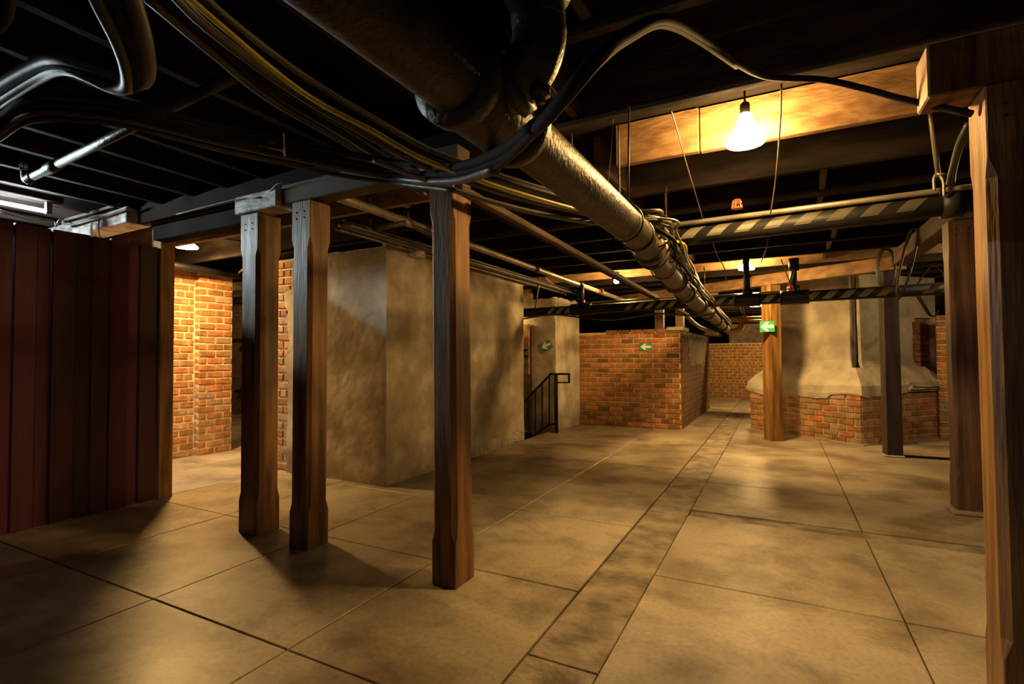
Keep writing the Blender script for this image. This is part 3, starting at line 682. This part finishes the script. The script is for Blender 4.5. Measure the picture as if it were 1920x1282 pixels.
# ---------------------------------------------------------------- striped pipes
def stripes(parent, P, x0, x1, r, pitch, wd, a0=-1.15, a1=.75, slant=.06, m='hazard'):
    """pale diagonal tape bands wrapped on the camera side of a pipe that runs along X; P(x) is the axis"""
    x = x0
    while x < x1:
        vs = []; fs = []; n = 7
        for j in range(n):
            t = j/(n-1); ang = a0+(a1-a0)*t; c = P(x)
            for e in (0, 1):
                xx = x + slant*t*1.0 + wd*e; c = P(xx)
                vs.append((xx, c.y - math.cos(ang)*(r+.0015), c.z + math.sin(ang)*(r+.0015)))
        for j in range(n-1): fs.append((2*j, 2*j+1, 2*j+3, 2*j+2))
        q = link('tape_stripe', mesh_from('tape_stripe', vs, fs), MT[m], parent); md = q.modifiers.new('t', 'SOLIDIFY'); md.thickness = .001
        x += pitch
nl, nr = at(1196,456,Y=3.5), at(1770,385,Y=3.5)
def PN(x): t = (x-nl.x)/(nr.x-nl.x); return nl.lerp(nr, t)
sp = empty('striped_pipe', nl, 'near black sprinkler main with slanted pale warning stripes', 'pipe')
tube('main_pipe', [PN(nl.x+.0), PN(1.9)], .056, MT['black'], sp, 24, False)
tube('end_cap', [PN(nl.x-.03), PN(nl.x+.03)], .068, MT['black'], sp, 24, False)
stripes(sp, PN, nl.x+.12, .70, .056, .163, .085, -.35, 1.15, .08, 'tape')
bl, brr = at(1200,430,Y=3.455), at(1768,357,Y=3.455)
bn = empty('branch_pipe', bl, 'slim galvanised sprinkler branch pipe lying on the near striped main', 'pipe')
tube('pipe_run', [bl, brr, bl.lerp(brr,1.9)], .016, MT['steel'], bn, 14, False)
lathe('end_fitting', [(.022,-.015),(.03,-.01),(.03,.012),(.022,.02)], bl, MT['steel'], bn, 12, Matrix.Rotation(math.pi/2, 3, 'Y'))
tube('end_drop', [bl, bl+Vector((0,.01,-.05))], .02, MT['steel'], bn, 12, False)
rl = empty('pipe_clamp', brr, 'clamp and rod holding striped main near the right posts', 'clamp')
tube('rod', [at(1742,195,Y=3.2), at(1760,330,Y=3.44)], .012, MT['steel'], rl, 8, False)
tube('clip', [at(1752,358,Y=3.42), at(1751,335,Y=3.42), at(1758,325,Y=3.42), at(1768,338,Y=3.42), at(1770,368,Y=3.42)], .007, MT['steel'], rl, 6)
tube('cross_bolt', [at(1756,326,Y=3.4), at(1776,326,Y=3.4)], .006, MT['steel'], rl, 6, False)
tube('coupling', [PN(brr.x+.0), PN(brr.x+.09)], .072, MT['black'], rl, 20, False)
for k in range(2):
    cable([at(1815+k*6,232,Y=2.9), at(1797+k*6,270,Y=3.0), at(1785+k*5,315,Y=3.2), at(1778+k*8,345,Y=3.4)], .012, MT['cable'], ['left', 'right'][k] + ' grey cable of the pair dropping behind the near right post')
fY = 6.75
fl_, fr_ = at(975,586,Y=fY), at(1770,539,Y=fY)
fm0, fm1 = at(1400,560,Y=fY), at(1090,590,Y=fY)
P0 = Vector((-3.9, fY, 1.832)); P1_ = Vector((2.6, fY, 1.877))
def PF(x): return P0.lerp(P1_, (x-P0.x)/(P1_.x-P0.x))
fp = empty('striped_pipe', P0, 'far black sprinkler main with slanted pale warning stripes', 'pipe')
tube('main_pipe', [P0, P1_], .064, MT['black'], fp, 20, False)
def px_x(px): return at(px, 575, Y=fY).x
stripes(fp, PF, px_x(1027), px_x(1066), .064, .135, .068, -.7, .7, .085)
stripes(fp, PF, px_x(1172), px_x(1262), .064, .135, .068, -.7, .7, .085)
stripes(fp, PF, px_x(1338), px_x(1385), .064, .155, .08, -.7, .7, .085)
stripes(fp, PF, px_x(1428), px_x(1462), .064, .155, .08, -.7, .7, .085)
stripes(fp, PF, px_x(1508), px_x(1660), .064, .168, .085, -.7, .7, .085)
stripes(fp, PF, px_x(1728), px_x(1765), .064, .15, .08, -.7, .7, .085)
for px, top_z, lab in ((1402,2.36,1),(1490,2.25,0),(1090,2.16,0)):
    x = px_x(px); c = PF(x)
    tube('tee_coupling', [c+Vector((-.145,0,0)), c+Vector((-.11,0,0)), c+Vector((.11,0,0)), c+Vector((.145,0,0))], .083, MT['black'], fp, 18, False)
    tube('riser', [c, Vector((c.x-.01, fY, top_z))], .037, MT['black'], fp, 14, False)
    tube('riser_collar', [c+Vector((0,0,.05)), c+Vector((0,0,.13))], .057, MT['black'], fp, 14, False)
    if px == 1490:
        tube('cap_fitting', [Vector((c.x,fY,2.17)), Vector((c.x,fY,2.31))], .055, MT['black'], fp, 12, False)
b0 = PF(px_x(1095))+Vector((0,-.03,.085)); b1 = PF(px_x(1310))+Vector((0,-.03,.085))
bq = empty('branch_pipe', b0, 'slim pale pipe lying on the left part of the far striped main', 'pipe')
tube('pipe_run', [b0+Vector((0,0,.25)), b0, b0+Vector((.001,0,0)), b1], .012, MT['steel'], bq, 10, False)
b2 = PF(px_x(1290))+Vector((0,0,.076)); b3 = PF(px_x(1470))+Vector((0,0,.076))
q = tube('conduit', [b2, b3], .010, MT['steel'], None, 8, False); tag(q, 'thin conduit on top of the far striped main near its tall riser', 'pipe')
cable([at(978,598,Y=6.68), at(1040,590,Y=6.68), at(1140,600,Y=6.68), at(1230,588,Y=6.68), at(1300,592,Y=6.66), at(1340,588,Y=6.66)], .011, MT['cable'], 'corrugated black cable slung under the far striped main')

# ceiling pipes and battens -------------------------------------------------------
X1 = -2.15
lp = empty('long_pipe', (X1, 4, 2.1), 'long slim sprinkler pipe running back above the stair railing', 'pipe')
lpts = [at(600,357,Y=2.46), at(1090,535,Y=6.8), at(1175,565,Y=8.3)]
lpts = [lpts[0], lpts[0].lerp(lpts[1],.5), lpts[1], lpts[2]]
tube('pipe_run', lpts, .034, MT['steel'], lp, 14)
for p in (lpts[0].lerp(lpts[2],.25), lpts[0].lerp(lpts[2],.7), lpts[2]-Vector((0,.05,0))): tube('coupling', [p+Vector((0,-.04,0)), p+Vector((0,.05,0))], .045, MT['iron'], lp, 14, False)
xr = lpts[3]
q = tube('cross_pipe', [xr+Vector((-.05,-.05,0)), at(1300,556,Y=8.2), at(1345,552,Y=8.4)], .035, MT['steel'], None, 12); tag(q, 'horizontal pipe crossing behind the drain pipe above the brick block', 'pipe')
q = beam('ceiling_batten', at(858,352,X=-1.4), at(1290,590,X=-1.4), .05, .04, MT['rail']); tag(q, 'narrow timber batten running back beside the drain pipe', 'batten')
q = beam('ceiling_batten', at(890,380,X=-1.46), at(1255,575,X=-1.46), .03, .03, MT['dark']); tag(q, 'thin dark batten just left of the narrow timber batten', 'batten')
for k, (dx, dz, r) in enumerate(((-.0,.0,.022),(.05,.03,.012),(-.04,-.03,.012),(.09,-.01,.009))):
    pts = [Vector((-3.12+dx, y, 2.27+dz+.02*nz(y*1.3, k, 0))) for y in (3.0,3.8,4.6,5.4,6.2,7.0,8.0)]
    cable(pts, r, MT['cable_light' if k != 1 else 'cable'], ['thickest conduit', 'grey cable', 'lowest pale cable', 'thin outer cable'][k] + ' running along the top of the plastered block', 'conduit_cable')
q = beam('wall_plate', (-3.36, 3.0, 2.34), (-3.36, 9.0, 2.34), .12, .035, MT['dark']); tag(q, 'dark timber plate over the side of the plastered block', 'beam')
q = beam('wall_plate', (-4.9, 3.82, 2.34), (-3.45, 3.82, 2.34), .12, .035, MT['dark']); tag(q, 'dark timber plate over the front of the plastered block', 'beam')
q = beam('brace', at(1012,519,Z=2.37), at(1003,586,Y=6.75), .02, .03, MT['steel']); tag(q, 'slanting steel brace above the stair opening', 'brace')
q = beam('brace', at(1022,521,Z=2.37), at(1061,553,Z=2.27), .03, .03, MT['raw']); tag(q, 'short bright slanted strut beside the long slim pipe', 'brace')
# drop with elbow over the plastered corner
q = tube('pipe_drop', [at(692,372,Y=3.0), at(692,425,Y=3.0), at(700,430,Y=3.0), at(762,417,Y=3.15)], .020, MT['iron'], None, 10, False); tag(q, 'small dark pipe drop in front of the plastered corner', 'pipe')
# upper left valve pipe
vp = empty('valve_pipe', at(150,290,Y=1.5), 'dark pipe with a caged head at the far left ceiling', 'pipe')
va, vb = at(52,336,Z=2.27), at(470,128,Z=2.31)
tube('pipe_run', [va, vb], .022, MT['iron'], vp, 14, False)
tube('coupling', [va.lerp(vb,.13), va.lerp(vb,.2)], .029, MT['iron'], vp, 14, False)
tube('elbow', [va.lerp(vb,.04), va, va+Vector((-.02,0,.05))], .028, MT['iron'], vp, 12)

def sprinkler(p, s, label, m, down=False, stem_=None):
    t = empty('caged_sprinkler', p, label, 'sprinkler'); g = -1 if down else 1
    lathe('base', [(s*.25,-s*.5*1),(s*.45,-s*.45),(s*.45,-s*.3),(s*.2,-s*.25)] , p, m if m == MT['iron'] else MT['steel'], t, 10)
    lathe('bulb', [(s*.08,-s*.25),(s*.14,0),(s*.08,s*.25),(s*.3,s*.28),(s*.3,s*.32)], p, MT['iron'], t, 10)
    bm = bmesh.new()
    for k in range(6):
        a_ = math.pi*2*k/6+.3; c, s_ = math.cos(a_), math.sin(a_)
        tube_bm(bm, [p+Vector((c*s*.55,s_*s*.55,-s*.45)), p+Vector((c*s*.48,s_*s*.48,s*.2)), p+Vector((c*s*.36,s_*s*.36,s*.55))], s*.06, 5)
    for rr, zz_ in ((.56,-.42),(.50,.1),(.37,.53)):
        tube_bm(bm, [p+Vector((math.cos(i*math.pi/8)*s*rr, math.sin(i*math.pi/8)*s*rr, s*zz_)) for i in range(17)], s*.06, 5, False)
    obj_bm('cage', bm, m, t)
    return t
sprinkler(at(1382,384,Y=3.455), .055, 'red caged sprinkler head standing on the near branch pipe', MT['red'])
sprinkler(at(762,384,Y=3.3), .042, 'dark red caged sprinkler head behind the middle post top', MT['red'])
tube('curved_pipe', [at(762,396,Y=3.3), at(765,412,Y=3.3), at(780,425,Y=3.4), at(812,442,Y=3.6)], .024, MT['iron'], None, 12); tag(bpy.data.objects['curved_pipe'], 'curved pipe carrying the dark red sprinkler head', 'pipe')
sprinkler(at(1128,546,Y=6.75), .056, 'red caged sprinkler head beside the long slim pipe', MT['red'])
sprinkler(at(1482,541,Y=6.66), .062, 'red caged sprinkler hanging between the far risers', MT['red'])
tube('slanted_pipe', [at(1489,500,Y=6.73), at(1481,532,Y=6.66)], .018, MT['steel'], None, 10, False); tag(bpy.data.objects['slanted_pipe'], 'slanted pale pipe feeding the far red sprinkler', 'pipe')
sprinkler(at(44,312,Z=2.31), .034, 'dark caged head at the end of the upper left pipe', MT['iron'])

# passage pipes at left
q = tube('passage_pipe', [(-6.25, 2.7, 2.30), (-6.25, 4.9, 2.27)], .045, MT['black'], None, 14, False); tag(q, 'black pipe running below the left lamp over the brick wall', 'pipe')
q = tube('passage_pipe', [(-6.05, 2.75, 2.36), (-6.05, 2.75, 2.61)], .035, MT['black'], None, 12, False); tag(q, 'short upright black pipe left of the passage lamp', 'pipe')
q = beam('passage_header', (-7.6,4.5,2.40), (-5.0,4.5,2.32), .06, .14, MT['raw']); tag(q, 'raw timber header under the joists behind the passage lamp', 'beam')
cable([(-5.7,3.29,2.56),(-5.4,3.5,2.52),(-5.1,3.8,2.46),(-4.95,3.9,2.38),(-4.9,3.9,2.33)], .008, MT['cable_dark'], 'black lead arching right from the passage lamp')
cable([(-7.4,4.35,2.3),(-6.4,4.3,2.31),(-5.8,4.0,2.27),(-5.0,3.7,2.31)], .010, MT['cable_light'], 'pale cable crossing above the brick passage')
dk = empty('hanging_shelf', (-9.5, 6.7, 1.2), 'dark hanging bar and shelf far back in the brick passage', 'shelf')
box('bar', -9.9, -8.6, 6.6, 6.99, 1.52, 1.60, MT['black'], dk, .005)
box('lower_bar', -9.9, -8.6, 6.55, 6.99, .78, .86, MT['rail'], dk, .005)
tube('hook', [(-9.4,6.64,1.60),(-9.37,6.64,1.70),(-9.33,6.64,1.72),(-9.29,6.64,1.70),(-9.27,6.64,1.60)], .012, MT['black'], dk, 6)
cable([(-10.3,6.98,.5),(-9.9,6.98,.56),(-9.2,6.98,.72)], .018, MT['black'], 'dark hose slung across the far passage wall', 'hose')

# ---------------------------------------------------------------- coils on the slim post
random.seed(41)
def coil(cx, cy, cz, rx, rz, n, label, m, tilt=0, r=.008):
    pts = []
    for i in range(n*16+1):
        a_ = 2*math.pi*i/16; k = i/16
        pts.append(Vector((cx+math.cos(a_)*rx*(1-.06*k)+.01*nz(k*3,1,1)+tilt*math.sin(a_), cy-.012*k+.01*nz(k,2,2), cz+math.sin(a_)*rz*(1-.05*k))))
    q = tube('cable_coil', pts, r, m, None, 6, False); tag(q, label, 'cable coil'); return q
c = at(1661,503,Y=7.15); coil(c.x, c.y, c.z, .10, .25, 4, 'narrow coil of cable hung on the slim dark post', MT['cable'], .0)
c = at(1700,492,Y=5.95); coil(c.x+.0, c.y, c.z, .05, .36, 3, 'long hanging coil of cables looped over the striped pipe', MT['cable'], .07, .009)
cable([at(1715,545,Y=7.6), at(1722,530,Y=7.6), at(1745,500,Y=7.8), at(1765,510,Y=7.8), at(1775,535,Y=7.8)], .010, MT['cable_dark'], 'dark cable arching up between slim post and thick post')
for k in range(2):
    cable([at(1712+6*k,545,Y=7.7), at(1730+4*k,572,Y=7.8), at(1742+3*k,590,Y=7.9), at(1754,592,Y=8.0), at(1760,582,Y=8.1)], .010, MT['cable_dark'], ['left', 'right'][k] + ' dark cable of the pair hanging down the chimney plaster')
q = box('steel_strip', 1.27, 2.9, 7.40, 7.44, 0, .022, MT['black'], None, .003); tag(q, 'dark steel strip on the floor behind the thick brown post', 'strip')

# ---------------------------------------------------------------- railing
ry = 7.44
rail = empty('stair_railing', (-3.12, ry, 0), 'black steel stair railing with returned end by the pier', 'railing')
def rp(px, py): return at(px, py, Y=ry)
B = MT['black']
beam('newel_post', Vector((-3.10,ry,0)), Vector((-3.10,ry,.925)), .045, .045, B, rail, .003)
beam('handrail', rp(1032,702), rp(972,764), .03, .03, B, rail, .002)
beam('top_bar', rp(1030,701), rp(1068,701), .03, .03, B, rail, .002)
beam('end_bar', rp(1067,700), rp(1067,718), .028, .028, B, rail, .002)
beam('return_bar', rp(1040,717), rp(1068,717), .022, .022, B, rail, .002)
beam('bottom_rail', rp(1043,794), rp(1030,796), .025, .025, B, rail, .002)
beam('bottom_rail', rp(1031,795), rp(972,836), .025, .025, B, rail, .002)
for px in (982, 991, 1004, 1017, 1030):
    f = (1032-px)/60; beam('baluster', rp(px, 702+62*f), rp(px, 797+41*max(0,(1031-px)/59)), .016, .016, B, rail, .001)

# ---------------------------------------------------------------- signs
def sign(c, u, wd, ht, label, tilt=0, n=None):
    u = Vector(u).normalized(); up = Vector((0,0,1)); n = Vector((u.y,-u.x,0))
    uu = u*math.cos(tilt)+up*math.sin(tilt); vv = -u*math.sin(tilt)+up*math.cos(tilt)
    t = empty('arrow_sign', c, label, 'sign')
    def pl(name, pts, z0_, z1_, m, pa=None):
        f = [c+uu*x*wd+vv*y*ht+n*z1_ for x, y in pts]; b = [c+uu*x*wd+vv*y*ht+n*z0_ for x, y in pts]; k = len(pts)
        fs = [tuple(range(k)), tuple(range(2*k-1,k-1,-1))]+[(i,i+k,(i+1)%k+k,(i+1)%k) for i in range(k)]
        bm = bmesh.new(); bm.from_mesh(mesh_from(name, f+b, fs)); return obj_bm(name, bm, m, pa or t)
    panel = pl('panel', [(-.5,-.5),(.5,-.5),(.5,.5),(-.5,.5)], 0, .004, MT['green'])
    pl('arrow', [(-.44,0),(-.08,.42),(.13,.42),(-.08,.15),(.44,.15),(.44,-.15),(-.08,-.15),(.13,-.42),(-.08,-.42)], .004, .0055, MT['white'], panel)
sign(at(1210.5,650,Y=8.59), (1,0,0), .20, .125, 'green sign with white left arrow on the brick block')
sign(at(1024,648,Y=7.485), (1,0,0), .19, .135, 'tilted green arrow sign on the plastered pier', math.radians(24))
ang = math.radians(38); pc_ = Vector((-.085,8.08,0)); nn_ = Vector((math.sin(ang), -math.cos(ang), 0))
nl_ = Vector((-math.cos(ang), -math.sin(ang), 0))
sc = at(1439,612,Y=8.0); 
sign(at(1438.5,612,Y=7.93), (1,0.05,0), .185, .15, 'green arrow sign fixed to the reddish timber post')

# emergency light
ec = at(792,466,X=-3.12)
el = empty('emergency_light', ec, 'small beige wall box unit high on the plaster behind the middle post', 'light')
box('housing', -3.24, -3.14, ec.y-.07, ec.y+.09, ec.z-.08, ec.z+.07, MT['plaster2'], el, .014)
lathe('lens', [(.05,0),(.052,.01),(.035,.03),(.01,.036)], (-3.14, ec.y-.0, ec.z), MT['white'], el, 16, Matrix.Rotation(math.pi/2, 3, 'Y'))
bm = bmesh.new(); bmesh.ops.create_icosphere(bm, subdivisions=1, radius=.003, matrix=Matrix.Translation((-3.135, ec.y-.02, ec.z-.068))); obj_bm('indicator', bm, MT['red_dot'], el)

# ---------------------------------------------------------------- far end
fo = empty('ochre_pipe_run', (-.9, 13, 2), 'ochre painted drain pipes and elbow at the far end', 'pipe')
pz = [at(x, y, Y=12.5) for x, y in ((1365,599),(1440,597))]
tube('pipe_run', [pz[0], pz[1], pz[1]+Vector((1.5,0,0))], .06, MT['orange_pipe'], fo, 12, False)
tube('small_pipe', [at(1395,602,Y=12.4), at(1440,601,Y=12.4)], .03, MT['orange_pipe'], fo, 10, False)
tube('elbow', [at(1390,599,Y=12.5), at(1390,610,Y=12.5), at(1388,617,Y=12.5), at(1378,620,Y=12.5), at(1370,620,Y=12.5)], .06, MT['orange_pipe'], fo, 12)
q = box('far_crate', -1.3, -.3, 16.4, 17.2, 0, 2.1, MT['mortar_dark'], None, .01); tag(q, 'grey cabinet box seen over the far brick wall', 'cabinet')
q = tube('far_conduit', [at(1285,590,Y=9.6), at(1310,612,Y=10.2), at(1345,625,Y=11)], .04, MT['steel'], None, 10); tag(q, 'grey pipe running below the drain pipe over the brick block', 'pipe')
q = tube('far_conduit', [at(1320,626,Y=12), at(1352,627,Y=12.2)], .05, MT['steel'], None, 10); tag(q, 'short horizontal pipe over the far end of the brick block', 'pipe')
